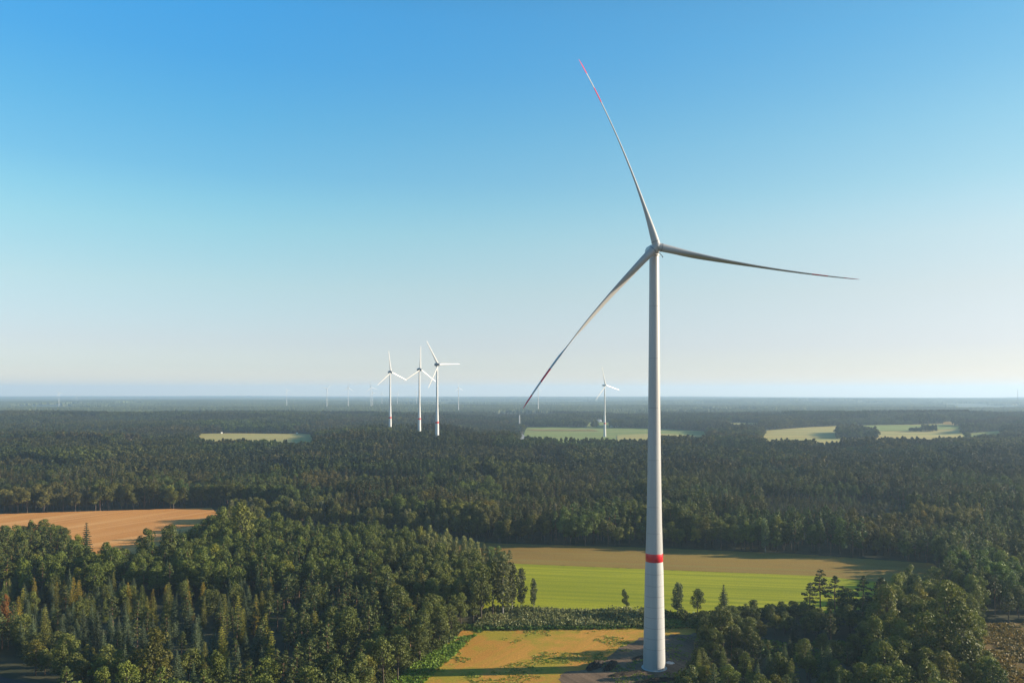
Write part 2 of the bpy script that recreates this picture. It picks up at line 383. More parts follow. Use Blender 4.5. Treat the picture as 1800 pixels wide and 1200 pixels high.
def grid(y0, y1, s, umin=-.71, umax=.76):
    ny = int((y1-y0)/s); out = []
    for j in range(ny):
        y = y0+(j+.5)*s; x = np.arange(umin*y, umax*y, s)+(j % 2)*s*.5
        out.append(np.stack([x+rng.uniform(-.38, .38, len(x))*s, np.full(len(x), y)+rng.uniform(-.38, .38, len(x))*s], 1))
    return np.concatenate(out)
bands = [(205, 640, 6.6), (640, 1250, 7.0), (1250, 2100, 8.4), (2100, 3500, 10.5)]
P = np.concatenate([grid(a, b, s) for a, b, s in bands]); SP = np.concatenate([np.full(1, 0)]*0+[np.zeros(0)])
X, Y = P[:, 0], P[:, 1]; Z = terr(X, Y); gx, gy = proj(X, Y, Z)
openm = np.zeros(len(X), bool)
for poly in OPEN: openm |= inpoly(gx, gy, poly)
for poly in CLUMPS: openm &= ~inpoly(gx, gy, poly)
# shade needed on the turbine yard, but nothing may stand right in front of the drone
glade = vnoise(X, Y, 38, 41)*.6+vnoise(X, Y, 16, 42)*.4
keep = ~openm & (rng.uniform(0, 1, len(X)) > .05) & ((glade < .74) | (Y > 2100))
conif = inpoly(X, Y, [G(a_, b_, 15) for a_, b_ in [(-150, 1006), (500, 1006), (500, 1150), (-150, 1150)]])
keep &= ~((gx > 1200) & (Y < 430) & (rng.uniform(0, 1, len(X)) < .2))
keep &= ~(conif & (rng.uniform(0, 1, len(X)) < .36))
X, Y, Z, gx, gy = X[keep], Y[keep], Z[keep], gx[keep], gy[keep]
n = len(X); kind = np.zeros(n, int); Hh = np.zeros(n); tint = np.ones((n, 3)); wide = rng.uniform(.85, 1.25, n)
# stands: voronoi cells with their own species, height and hue
ns = 900; sy = 200*np.exp(rng.uniform(0, math.log(3500/200), ns)); sx = rng.uniform(-.75, .78, ns)*sy
wx = X+(vnoise(X, Y, 60, 11)-.5)*50; wy = Y+(vnoise(X, Y, 60, 12)-.5)*50
best = np.full(n, 1e18); cell = np.zeros(n, int)
for i in range(ns):
    d = (wx-sx[i])**2+((wy-sy[i])*.8)**2
    m = d < best; best[m] = d[m]; cell[m] = i
st_h = rng.normal(18.5, 3.2, ns).clip(11, 25); st_mix = rng.uniform(0, 1, ns)
st_t = np.stack([rng.uniform(.8, 1.2, ns), rng.uniform(.88, 1.08, ns), rng.uniform(.75, 1.15, ns)], 1)*rng.uniform(.7, 1.3, ns)[:, None]
u = rng.uniform(0, 1, n); pat = vnoise(X, Y, 45, 21)
bf = np.where(st_mix[cell] > .78, .75, .16)+(pat-.5)*.5; kind = np.where(u < bf, 3, 0)
kind = np.where((st_mix[cell] < .06) & (u > .4), 1, kind); kind = np.where((rng.uniform(0, 1, n) < .015), 4, kind)
Hh = st_h[cell]+rng.normal(0, 2.0, n); tint *= st_t[cell]
def zone(canopy, h, mix, hm, hs, t=(1, 1, 1), edge=0):
    """stand whose treetops (height h) fill the given outline"""
    poly = [G(a, b, h) for a, b in canopy]; m = inpoly(X, Y, poly); q = rng.uniform(0, 1, n); acc = 0; kk = kind.copy()
    for kd, p in mix: sel = m & (q >= acc) & (q < acc+p); kk[sel] = KINDS.index(kd); acc += p
    kind[m] = kk[m]; Hh[m] = rng.normal(hm, hs*1.5, m.sum()); tint[m] = np.array(t)
    return m
zone([(-150, 905), (850, 905), (850, 1012), (-150, 1012)], 19, [('pine', .42), ('broadleaf', .55), ('spruce', .03)], 18.5, 1.4, (.95, 1.05, .85))
zone([(-60, 925), (128, 925), (128, 960), (-60, 975)], 20, [('pine', .95), ('broadleaf', .05)], 20.5, 1, (1.0, 1.0, .9))
zone([(400, 872), (850, 905), (850, 925), (400, 905)], 17, [('broadleaf', .8), ('birch', .2)], 17, 1.3, (1.25, 1.15, 1.1))
zone([(-150, 1006), (600, 1006), (600, 1060), (-150, 1060)], 15, [('larch', .45), ('spruce', .27), ('broadleaf', .16), ('pine', .12)], 14.0, 1.0)
zone([(-150, 1050), (360, 1050), (360, 1145), (-150, 1145)], 16, [('spruce', .66), ('larch', .12), ('broadleaf', .08), ('pine', .14)], 15.5, 1.3, (1, 1, 1.05))
zone([(350, 1055), (490, 1055), (500, 1150), (350, 1150)], 16, [('larch', .45), ('spruce', .25), ('pine', .3)], 15.5, 1.3)
mC = zone([(480, 1000), (860, 1000), (860, 1330), (480, 1330)], 17, [('pine', .78), ('broadleaf', .2), ('larch', .02)], 17, 1.6, (.9, .95, .95))
zone([(640, 940), (850, 940), (860, 1080), (700, 1050)], 17, [('broadleaf', .8), ('pine', .2)], 17, 1.3, (.92, .95, .9))
zone([(-150, 1145), (490, 1145), (520, 1400), (-150, 1400)], 17, [('pine', .5), ('broadleaf', .28), ('spruce', .14), ('larch', .08)], 16.5, 1.8, (1.12, 1.18, .95))
mF = zone([(740, 915), (856, 922), (856, 962), (740, 945)], 18, [('birch', .9), ('broadleaf', .1)], 17.5, 1, (1.45, 1.4, 1.1))
zone([(1180, 1035), (1700, 1000), (1700, 1400), (1180, 1400)], 15, [('pine', .4), ('broadleaf', .35), ('spruce', .15), ('larch', .1)], 12.5, 2.0, (.95, .95, .9))
zone([(1205, 1125), (1660, 1120), (1660, 1400), (1205, 1400)], 15, [('spruce', .3), ('broadleaf', .32), ('larch', .16), ('pine', .12), ('birch', .10)], 12.5, 1.6, (1.15, 1.2, .9))
zone([(1540, 990), (1735, 1020), (1760, 1400), (1600, 1400), (1530, 1100)], 20, [('broadleaf', .95), ('birch', .05)], 18, 1.5, (1.15, 1.15, .8))
mP = zone([(1405, 995), (1560, 1000), (1560, 1045), (1420, 1040)], 18, [('pine', .9), ('broadleaf', .1)], 18, 1.5, (.85, .85, .8))
# low hedge and scrub in front of the green field, right of the tower
hedge = inpoly(gx, gy, [(1225, 1092), (1300, 1084), (1560, 1066), (1560, 1105), (1330, 1128), (1225, 1125)])
kind[hedge] = 3; Hh[hedge] = rng.normal(8.0, 1.3, hedge.sum()); tint[hedge] = (.85, .9, .8)
young = inpoly(gx, gy, [(1330, 885), (1570, 884), (1610, 900), (1590, 945), (1350, 940)])
Hh[young] = rng.normal(9, 1, young.sum()); kind[young] = 0
young2 = inpoly(gx, gy, [(560, 850), (860, 852), (900, 868), (560, 864)]); Hh[young2] = rng.normal(10, 1, young2.sum())
# thin the edge next to the turbine so some light reaches its foot
Hh = Hh.clip(6, 26)
edge = np.zeros(n, bool)
for dx_, dy_ in ((0, -9), (9, -4), (-9, -4), (0, 9), (0, -17)):
    ex, ey = proj(X+dx_, Y+dy_, terr(X+dx_, Y+dy_))
    for poly in OPEN: edge |= inpoly(ex, ey, poly)
edge &= rng.uniform(0, 1, n) < .8; kind[edge & (kind != 4)] = 3; Hh[edge] *= rng.uniform(.75, 1.02, edge.sum())
far_edge = (Y > 722) & (Y < 800) & (X < -200) & (kind == 3); Hh[far_edge] = rng.normal(21.5, 1.5, far_edge.sum())
for px3, yd3 in ((685.8, 1584), (737.2, 1450), (768.4, 1254)):
    x3 = (px3-900)/F*yd3; m3 = (np.abs(X-x3*Y/yd3) < 13) & (Y > yd3-150) & (Y < yd3+15); Hh[m3] *= .9
tip = (gx > 838) & (gx < 915) & (gy > 978) & (gy < 1080) & (Y < 520); Hh[tip] = rng.uniform(8, 12, tip.sum())
# autumn hues
q = rng.uniform(0, 1, n)
lar = kind == 2; tint[lar & (q < .14)] = (1.4, 1.08, .55); tint[lar & (q >= .14) & (q < .5)] = (1.2, 1.15, .7); tint[lar & (q > .8)] = (.7, .85, .8)
row = lar & inpoly(X, Y, [G(60, 1004, 14), G(600, 1004, 14), G(600, 1040, 14), G(60, 1040, 14)]); tint[row & (q < .55)] = (1.5, 1.1, .5)
bl = (kind == 3) & (q < .07) & (Y < 700); tint[bl] *= (1.35, 1.1, .8)
red = (kind == 3) & (q > 2); tint[red] = (2.0, .6, .6)
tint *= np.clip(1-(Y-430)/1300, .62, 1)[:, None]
wide[(Y > 640) & (Y <= 1250)] *= 1.12; wide[Y > 1250] *= 1.35; wide[Y > 2100] *= 1.2
rotz = rng.uniform(0, 6.28, n); tilt = rng.normal(0, .03, (n, 2)); var = rng.integers(0, 1000, n)
ph = np.array([PH[k] for k in KINDS])[kind]; sc = Hh/ph
# widths do not shrink as fast as heights
scw = np.sqrt(sc)*wide
px_, py_ = proj(X, Y, Z+Hh)
view = (px_ > -8) & (px_ < 1808) & (py_ < 1196)
size = Hh/Y
indiv = np.zeros(n, bool)
for ki, lim in enumerate((290, 290, 200, 290, 120)):
    c = np.where((kind == ki) & view & (Y < 640))[0]; c = c[np.argsort(-size[c])][:lim]; indiv[c] = True
NAMES = ['pine_tree', 'spruce_tree', 'larch_tree', 'broadleaf_tree', 'birch_tree']
LOOK = ['dark green pine with clumped flat crown', 'dark bluish green spruce with pointed crown', 'slender larch with pointed yellow-green crown',
        'rounded green broadleaf tree', 'pale green birch with thin crown']
def place(kx, by):
    if by < 1010 and kx < 860: return 'in the wood below the orange field', 'left back wood'
    if kx < 350: return 'in the plantation at the left edge', 'left plantation'
    if kx < 860: return 'in the forest left of the clearing', 'forest left of the clearing'
    if by < 1010: return 'in the forest beyond the fields', 'forest beyond the fields'
    if kx < 1500: return 'in the wood right of the turbine', 'wood right of the turbine'
    return 'in the tall wood at right', 'wood at the right edge'
def plant(kd, x, y, z, s, sw, rz, tl, v, tn, label, group=None, lean=0):
    cm, tm = PROTO[KINDS[kd], 0][v % NV]
    r = empty(NAMES[kd], (x, y, z-.15), rz, label, 'tree', group); r.scale = (sw, sw, s); r.rotation_euler = (tl[0], tl[1]+lean, rz)
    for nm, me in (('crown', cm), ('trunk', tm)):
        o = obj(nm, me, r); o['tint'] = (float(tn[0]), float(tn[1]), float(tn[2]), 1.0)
    return r
for i in np.where(indiv)[0]:
    w_, g_ = place(px_[i], py_[i]); k = kind[i]; lk = LOOK[k]
    t_ = tint[i]
    if k == 2 and t_[0] > 1.4: lk = 'slender larch turning orange'
    elif k == 2 and t_[0] < .8: lk = 'slender green larch'
    if k == 3 and t_[0] > 1.9: lk = 'red-leaved autumn tree'
    plant(k, X[i], Y[i], Z[i], sc[i], scw[i], rotz[i], tilt[i], int(var[i]), t_, lk+' '+w_, NAMES[k].replace('_', ' ')+'s, '+g_)
for ki, k in enumerate(KINDS):
    for lod, (a, b) in enumerate(((0, 900), (900, 9e9))):
        m = (kind == ki) & ~indiv & (Y >= a) & (Y < b); m = np.where(m)[0]
        if len(m) == 0: continue
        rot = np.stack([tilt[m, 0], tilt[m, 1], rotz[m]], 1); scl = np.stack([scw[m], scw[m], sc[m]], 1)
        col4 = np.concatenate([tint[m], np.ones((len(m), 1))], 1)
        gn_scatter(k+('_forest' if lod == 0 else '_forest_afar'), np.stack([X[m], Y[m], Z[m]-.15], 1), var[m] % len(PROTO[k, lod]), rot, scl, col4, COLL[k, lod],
                   'dense %s woods filling the %s' % (k, 'middle ground' if lod == 0 else 'hazy ridges in the distance'))
print('trees', n, 'individual', indiv.sum())

# ---- far valley: wooded patches seen through haze
def patch_mesh(nb, rad, s):
    mb = MB(); 
    a = rng.uniform(0, 6.28, nb); r = rad*np.sqrt(rng.uniform(0, 1, nb)); x = r*np.cos(a); y = r*np.sin(a)
    th = np.arange(6)*math.pi/3
    for i in range(nb):
        h = rng.uniform(14, 22); w_ = s*rng.uniform(.7, 1.2)
        ring = lambda rr, z: np.stack([x[i]+rr*np.cos(th), y[i]+rr*np.sin(th), np.full(6, z)], 1)
        V = np.concatenate([ring(w_*.8, 0), ring(w_, h*.6), ring(w_*.45, h*.95), [[x[i], y[i], h]]])
        Q = [(j, (j+1) % 6, 6+(j+1) % 6, 6+j) for j in range(6)]+[(6+j, 6+(j+1) % 6, 12+(j+1) % 6, 12+j) for j in range(6)]
        Q += [(12+j, 12+(j+1) % 6, 18, 12+j) for j in range(0)]+[(12, 13, 14, 18), (14, 15, 16, 18), (16, 17, 12, 18)]
        mb.add(V, Q)
    return mb.mesh('wood', [M['pine']])
pc = bpy.data.collections.new('wood patches')
for v in range(5): pc.objects.link(bpy.data.objects.new('wood_patch_%d' % v, patch_mesh(90, 75, 6.5)))
F_ = []
for a, b, s in ((3450, 5200, 95), (5200, 9000, 130), (9000, 18800, 190)): F_.append(grid(a, b, s, -.75, .75))
F_ = np.concatenate(F_); k = (vnoise(F_[:, 0], F_[:, 1], 900, 31)*.6+vnoise(F_[:, 0], F_[:, 1], 300, 32)*.4) > .36
F_ = F_[k]; m = len(F_); sc2 = np.where(F_[:, 1] > 9000, 1.6, np.where(F_[:, 1] > 5200, 1.2, 1.0))*rng.uniform(.8, 1.3, m)
tn = np.stack([rng.uniform(.8, 1.1, m)]*3+[np.ones(m)], 1)
gn_scatter('distant_forest', np.stack([F_[:, 0], F_[:, 1], terr(F_[:, 0], F_[:, 1])-2], 1), rng.integers(0, 5, m),
           np.stack([np.zeros(m), np.zeros(m), rng.uniform(0, 6.28, m)], 1), np.stack([sc2*1.3, sc2, np.ones(m)], 1), tn, pc,
           'blue hazy woods of the plain along the horizon')

# ------------------------------------------------------------------ ground sheet
m_g, nt, b = mat('forest floor')
v = objvec(nt)
near = ramp(nt, noise_tex(nt, .05, 6, v), [(.35, (.035, .04, .018)), (.65, (.075, .07, .035))])
far = ramp(nt, noise_tex(nt, .0016, 5, v), [(.44, (.035, .05, .025)), (.54, (.07, .085, .04)), (.6, (.16, .15, .08)), (.64, (.05, .065, .03))])
tc = node(nt, 'ShaderNodeTexCoord'); sx_ = node(nt, 'ShaderNodeSeparateXYZ'); nt.links.new(tc.outputs['Object'], sx_.inputs[0])
mr = node(nt, 'ShaderNodeMapRange'); mr.inputs['From Min'].default_value = 2800; mr.inputs['From Max'].default_value = 3400
nt.links.new(sx_.outputs['Y'], mr.inputs['Value'])
nt.links.new(mixc(nt, near, far, mr.outputs[0]), b.inputs['Base Color'])
ys = np.concatenate([[-400, 0, 120], 200*np.exp(np.linspace(0, math.log(20500/200), 240))]); us = np.linspace(-1, 1, 161)
YY, UU = np.meshgrid(ys, us, indexing='ij'); XX = UU*(np.abs(YY)*1.0+600)
ZZ = terr(XX, YY); V = np.stack([XX, YY, ZZ], -1).reshape(-1, 3); a, bq = len(ys), len(us)
I = np.arange(a*bq).reshape(a, bq); Q = np.stack([I[:-1, :-1], I[:-1, 1:], I[1:, 1:], I[1:, :-1]], -1).reshape(-1, 4)
props(obj('ground', mk_mesh('ground', V, Q, [m_g], None, True)), kind='structure')

# ------------------------------------------------------------------ fields
def field_mat(name, a, bb, stripe_ang, stripe_scale, stripe_col, sfac=.3, patch=.03, rough_b=.3, cc=None):
    m, nt, b = mat(name, .9, .1)
    c = ramp(nt, noise_tex(nt, patch, 6, objvec(nt, (.35, 1, 1), (0, 0, stripe_ang)), .65), [(.36, a), (.64, bb)])
    st = noise_tex(nt, stripe_scale, 3, objvec(nt, (.012, 1, 1), (0, 0, stripe_ang)), .7)
    s2 = ramp(nt, st, [(.44, (0, 0, 0)), (.62, (1, 1, 1))])
    mm = node(nt, 'ShaderNodeMath', operation='MULTIPLY'); nt.links.new(s2, mm.inputs[0]); mm.inputs[1].default_value = sfac
    c = mixc(nt, c, stripe_col, mm.outputs[0])
    if cc:
        f2 = ramp(nt, noise_tex(nt, .045, 5, objvec(nt), .7), [(.48, (0, 0, 0)), (.6, (1, 1, 1))]); c = mixc(nt, c, cc, f2)
    fine = noise_tex(nt, 1.3, 5, objvec(nt), .8)
    c = mixc(nt, c, ramp(nt, fine, [(.3, (.62, .62, .62)), (.7, (1.25, 1.25, 1.25))]), 1.0, 'MULTIPLY')
    nt.links.new(c, b.inputs['Base Color']); bump(nt, b, fine, rough_b, .4)
    return m
def sheet(name, poly, mt, lift=.06, drape=False, ragged=.8):
    if not drape:
        c0 = [G(a, bb) for a, bb in poly]; pts = []
        for (xa, ya), (xb, yb) in zip(c0, c0[1:]+c0[:1]):
            L_ = math.hypot(xb-xa, yb-ya); k_ = max(1, int(L_/2.0)); nx_, ny_ = -(yb-ya)/max(L_, .01), (xb-xa)/max(L_, .01)
            for q_ in range(k_):
                t_ = q_/k_; o_ = ragged*min(1, 4*t_*(1-t_)*2)*((float(vnoise(xa+(xb-xa)*t_, ya+(yb-ya)*t_, 3.5, 61))-.5)*1.6+(float(vnoise(xa+(xb-xa)*t_, ya+(yb-ya)*t_, 1.1, 62))-.5)*.8)
                pts.append((xa+(xb-xa)*t_+nx_*o_, ya+(yb-ya)*t_+ny_*o_))
        return props(obj(name, mk_mesh(name, [(x, y, lift) for x, y in pts], [list(range(len(pts)))[::-1]], [mt])), kind='structure')
    pts = np.array([hit(a, bb) for a, bb in poly])
    x0, y0 = pts.min(0); x1, y1 = pts.max(0); s = 20.0
    # grid clipped to the outline with bmesh triangulation of the inside points
    import bmesh
    bm = bmesh.new(); vs = [bm.verts.new((x, y, 0)) for x, y in pts]; bm.faces.new(vs)
    for ax, lo, hi in ((0, x0, x1), (1, y0, y1)):
        for t in np.arange(lo+s, hi, s):
            co = (t, 0, 0) if ax == 0 else (0, t, 0); no = (1, 0, 0) if ax == 0 else (0, 1, 0)
            bmesh.ops.bisect_plane(bm, geom=bm.verts[:]+bm.edges[:]+bm.faces[:], plane_co=co, plane_no=no)
    for vv in bm.verts: vv.co.z = float(terr(vv.co.x, vv.co.y))+lift
    bmesh.ops.recalc_face_normals(bm, faces=bm.faces)
    me = bpy.data.meshes.new(name); bm.to_mesh(me); bm.free(); me.materials.append(mt)
    return props(obj(name, me), kind='structure')
F_green = field_mat('green crop', (.27, .28, .012), (.36, .35, .018), R_(9.5), .24, (.15, .19, .01), .6, .02)
F_brown = field_mat('fallow field', (.23, .135, .032), (.29, .185, .045), R_(9.5), .1, (.25, .20, .05), .6, .015)
F_stub = field_mat('dry stubble meadow', (.44, .20, .035), (.54, .27, .05), R_(-60), .35, (.40, .26, .035), .5, .03, .5, (.33, .26, .028))
F_orange = field_mat('ripe stubble field', (.50, .21, .05), (.60, .275, .075), R_(-60), .1, (.72, .40, .15), .6, .02)
F_heath = field_mat('heath', (.12, .08, .03), (.22, .12, .045), R_(20), .4, (.12, .13, .03), .7, .06, .6)
F_straw = field_mat('straw field', (.38, .29, .09), (.46, .36, .12), 0, .02, (.26, .28, .08), .8, .006)
F_pale = field_mat('pale green field', (.16, .22, .05), (.22, .27, .07), 0, .02, (.30, .26, .08), .8, .006)
F_track = field_mat('crushed stone yard', (.13, .09, .06), (.22, .15, .095), R_(60), .6, (.05, .035, .02), .4, .1, .6)
F_asph = field_mat('asphalt', (.05, .052, .055), (.065, .068, .07), 0, .3, (.055, .055, .06), .2, .2)
sheet('meadow', CLEAR, F_stub, .05, False, 1.5)
sheet('verge', VERGE, F_stub, .04)
sheet('turbine_yard', [(1040,1174),(1068,1158),(1085,1140),(1110,1130),(1140,1118),(1228,1112),(1236,1140),(1226,1178),(1196,1215),(1180,1330),(1040,1330),(1030,1240),(990,1205),(985,1186)], F_track, .09, False, 2.6)
sheet('maize_ground', MAIZE, F_stub, .06)
sheet('green_field', GREEN, F_green, .06)
sheet('brown_field', BROWN, F_brown, .06)
sheet('field_margin', BACKGAP, F_brown, .05)
sheet('orange_field', ORANGE, F_orange, .06)
sheet('heath', HEATH, F_heath, .06)
sheet('road', [(-240,1155),(0,1188),(50,1199),(90,1225),(300,1320),(260,1325),(60,1232),(30,1214),(0,1204),(-240,1166)], F_asph, .1)
sheet('straw_field', FARF[0], F_straw, .7, True)
sheet('far_green_field', FARF[1], F_pale, .7, True)
sheet('far_straw_strip', [(925,755.5),(1045,755.8),(1052,758),(940,758)], F_brown, 1.4, True)
sheet('far_straw_patch', [(1085,765.5),(1160,763),(1250,766),(1250,786),(1085,784)], F_straw, 1.4, True)
sheet('far_field', FARF[2], F_pale, .7, True)
sheet('far_tan_field', FARF[3], F_straw, .7, True)
sheet('far_mixed_field', FARF[4], F_straw, .7, True)
sheet('far_tan_strip', FARF[5], F_brown, .7, True)
sheet('far_pale_field', FARF[6], F_pale, .7, True)
sheet('far_meadow', [(1492,749),(1655,746.5),(1700,748),(1690,755),(1560,758),(1510,757)], F_pale, 1.4, True)
sheet('highway', HIGHWAY, field_mat('pale concrete road', (.3, .3, .3), (.36, .36, .36), 0, .3, (.3, .3, .3), .1), 1.2, True)

# ------------------------------------------------------------------ wind turbines
def paint(name, c, rough=.35, dirt=.06):
    m, nt, b = mat(name, rough, .5)
    f = noise_tex(nt, .35, 5, objvec(nt, (1, 1, .12)), .7)
    k = 1-dirt*2
    nt.links.new(ramp(nt, f, [(.35, tuple(v*k for v in c)), (.7, c)]), b.inputs['Base Color']); return m
PW = paint('white turbine paint', (.38, .38, .378)); PR = paint('signal red paint', (.62, .02, .03)); PG = paint('grey paint with nacelle shade', (.16, .17, .19))  # grey set dark to put shade into the ridge turbines' nacelles
PJ = paint('joint sealant', (.27, .27, .27)); PB = paint('sunlit white paint', (.56, .56, .555)); PD = paint('dark steel', (.06, .06, .065), .5); PC = paint('precast concrete', (.40, .40, .395), .6)  # PB: brighter white, with sunlight put into the small turbines' colour
def lathe(mb, prof, n=48, m=0, c=(0, 0)):
    t = np.arange(n)*2*math.pi/n; k = len(prof)
    V = np.concatenate([np.stack([c[0]+r*np.cos(t), c[1]+r*np.sin(t), np.full(n, z)], 1) for r, z in prof])
    Q = [(i*n+j, i*n+(j+1) % n, (i+1)*n+(j+1) % n, (i+1)*n+j) for i in range(k-1) for j in range(n)]
    mb.add(V, Q, m)
def blade_mesh(Rr, chord, thick, twist, bow, fwd, marks, n=18, mats=None, red=1):
    """span along +Z, rotor axis along -Y (towards the viewer of the rotor face), bow in -X; twist measured from the axis"""
    mb = MB(); zs = sorted(set(list(np.linspace(0, 1, 34))+[1-m/Rr for m in marks])); rings = []
    for s in zs:
        c = np.interp(s, *zip(*chord)); th = np.interp(s, *zip(*thick)); tw = R_(np.interp(s, *zip(*twist)))
        rnd = max(0, 1-s/.14) if s < .14 else 0
        t = np.arange(n)*2*math.pi/n
        cx = np.cos(t)*c/2; cyv = np.sin(t)*th/2*((1-rnd)*(1+.75*np.cos(t))/1.28*1.0+rnd)       # aerofoil: thick nose, thin tail
        cx = cx+(1-rnd)*-.18*c
        # chord direction: -Y (axis) rotated by twist about span
        dx, dy = math.sin(tw), -math.cos(tw)
        x = cx*dx-cyv*dy*-1; y = cx*dy+cyv*dx*-1
        rings.append(np.stack([x-bow*s**2, y-fwd*s**2, np.full(n, s*Rr)], 1))
    V = np.concatenate(rings); Q = []; Mi = []
    for i in range(len(zs)-1):
        mid = Rr*(1-(zs[i]+zs[i+1])/2)
        isr = len(marks) and (mid < marks[0] or marks[1] < mid < marks[2])
        for j in range(n): Q.append((i*n+j, i*n+(j+1) % n, (i+1)*n+(j+1) % n, (i+1)*n+j)); Mi.append(1 if isr else 0)
    Q.append((len(V)-n, len(V)-n+5, len(V)-n+9, len(V)-n+14)); Mi.append(0)
    return mk_mesh('blade', V, np.array(Q), mats or [PW, PR], Mi, True)

# ---- the big turbine
TY = 161*F/735; TX = 250/F*TY; HUBH = 161.0
T = empty('wind_turbine', (TX, TY, 0), 0, 'tall white wind turbine with red band on its tower, standing nearest in the clearing', 'wind turbine')
prof = [(4.25, 0), (4.2, 2), (3.95, 15.8), (3.72, 27), (3.5, 37.6), (3.3, 41)]
up_ = [(3.3, 44.2), (2.95, 55), (2.6, 75), (2.3, 100), (2.05, 130), (1.85, 158.2)]
mb = MB()
lathe(mb, prof, 64); tw_ = mb.mesh('tower', [PC, PW], True); tower = obj('tower', tw_, T)
mb = MB(); lathe(mb, [(3.3, 41), (3.34, 41.02), (3.32, 44.15), (3.3, 44.2)], 64); obj('red_band', mb.mesh('red_band', [PR], True), T)
mb = MB(); lathe(mb, [(3.3, 44.2)]+up_[1:], 64); lathe(mb, [(1.85, 158.2), (2.05, 158.3), (2.05, 159.0), (1.9, 159.1)], 64); obj('tower_shaft', mb.mesh('tower_shaft', [PW], True), T)
for zr in (8, 12, 16, 20, 24, 28, 32, 36.5, 52, 62, 80, 100, 119, 139):
    r = np.interp(zr, [p[1] for p in prof+up_], [p[0] for p in prof+up_])
    mb = MB(); lathe(mb, [(r+.0, zr-.10), (r+.018, zr-.08), (r+.018, zr+.08), (r, zr+.10)], 64); obj('tower_joint', mb.mesh('tower_joint', [PJ], True), T)
mb = MB(); lathe(mb, [(4.95, -.3), (4.9, .12), (4.75, .25), (4.2, .3)], 48); obj('foundation_collar', mb.mesh('foundation_collar', [PC]), T)
# nacelle behind the rotor, rotor towards -Y
mb = MB()
secs = [(-3.2, 1.3, 1.3), (-2.6, 1.55, 1.5), (0, 1.95, 1.8), (6, 2.25, 2.15), (9.2, 2.1, 2.0), (9.8, 1.6, 1.5)]
V = []; n_ = 24
for y, a_, c_ in secs:
    for j in range(n_):
        t = j*2*math.pi/n_; ct, st = math.cos(t), math.sin(t); V.append((a_*np.sign(ct)*abs(ct)**.45, y, HUBH-.1+c_*np.sign(st)*abs(st)**.45))
Q = [(i*n_+j, i*n_+(j+1) % n_, (i+1)*n_+(j+1) % n_, (i+1)*n_+j) for i in range(len(secs)-1) for j in range(n_)]
Q += [(s0, s0+1+k, s0+2+k, s0) for s0 in (0, 5*n_) for k in range(0)]
mb.add(V, Q); box(mb, (0, 9.6, HUBH+.2), (2.6, .6, 2.6)); box(mb, (0, -2.9, HUBH), (1.8, .5, 1.8))
nac = obj('nacelle', mb.mesh('nacelle', [PW], False), T)
mb = MB(); box(mb, (1.0, 7.0, HUBH+5.2), (2.0, .3, 1.1)); box(mb, (.4, 7, HUBH+3.5), (.14, .14, 2.6)); box(mb, (1.6, 7, HUBH+3.5), (.14, .14, 2.6)); obj('cooler', mb.mesh('cooler', [PD]), nac)
mb = MB(); tube(mb, [(2.0, 1, HUBH-1.2), (2.9, 0, HUBH-2.4), (3.3, -.2, HUBH-3.2)], [.12, .12, .2], 6); obj('vent_pipe', mb.mesh('vent_pipe', [PD]), nac)
rotor_y = -5.6
mb = MB(); t_prof = [(0.02, -1.7), (.8, -1.5), (1.35, -1.0), (1.65, -.3), (1.75, .6), (1.75, 1.8), (1.5, 2.3)]
Vh = []; Qh = []; nn = 32
for r, yy in t_prof: Vh += [(r*math.cos(j*2*math.pi/nn), rotor_y+yy, HUBH+r*math.sin(j*2*math.pi/nn)) for j in range(nn)]
Qh = [(i*nn+j, i*nn+(j+1) % nn, (i+1)*nn+(j+1) % nn, (i+1)*nn+j) for i in range(len(t_prof)-1) for j in range(nn)]
mb.add(Vh, Qh); hub = obj('hub', mb.mesh('hub', [PW], True), T)
RB = 77.6
chord = [(0, 3.2), (.04, 3.2), (.12, 3.8), (.2, 4.0), (.35, 3.1), (.6, 2.0), (.85, 1.4), (.97, 1.0), (1, .25)]
thick = [(0, 3.2), (.05, 3.1), (.12, 2.3), (.2, 1.5), (.35, .85), (.6, .5), (.85, .28), (1, .05)]
BL = [(-22.6, 8.8, 0, 76.8, [(0, -6), (.1, -8), (.25, -12), (.5, -16), (.8, -26), (1, -34)]),
      (99.4, 5.0, 1, 78.2, [(0, -22), (.1, -22), (.3, -16), (.5, -8), (1, -5)]),
      (219.6, 9.4, 0, 79.6, [(0, 32), (.15, 34), (.35, 32), (.5, 28), (.6, 8), (.7, -26), (1, -32)])]
for ang, bow, fwd, RB, tw in BL:
    root_ang = ang+math.degrees(math.atan2(bow, RB)); me = blade_mesh(RB/math.cos(R_(root_ang-ang))*.985, chord, thick, tw, bow, fwd, (6, 12, 18))
    b_ = obj('blade', me, T, (0, rotor_y, HUBH)); b_.rotation_euler = (0, R_(root_ang), 0)
    mb = MB(); tube(mb, [(0, 0, 1.75), (0, 0, 2.0)], [1.64, 1.64], 28); c_ = obj('root_collar', mb.mesh('root_collar', [PG], True), b_)

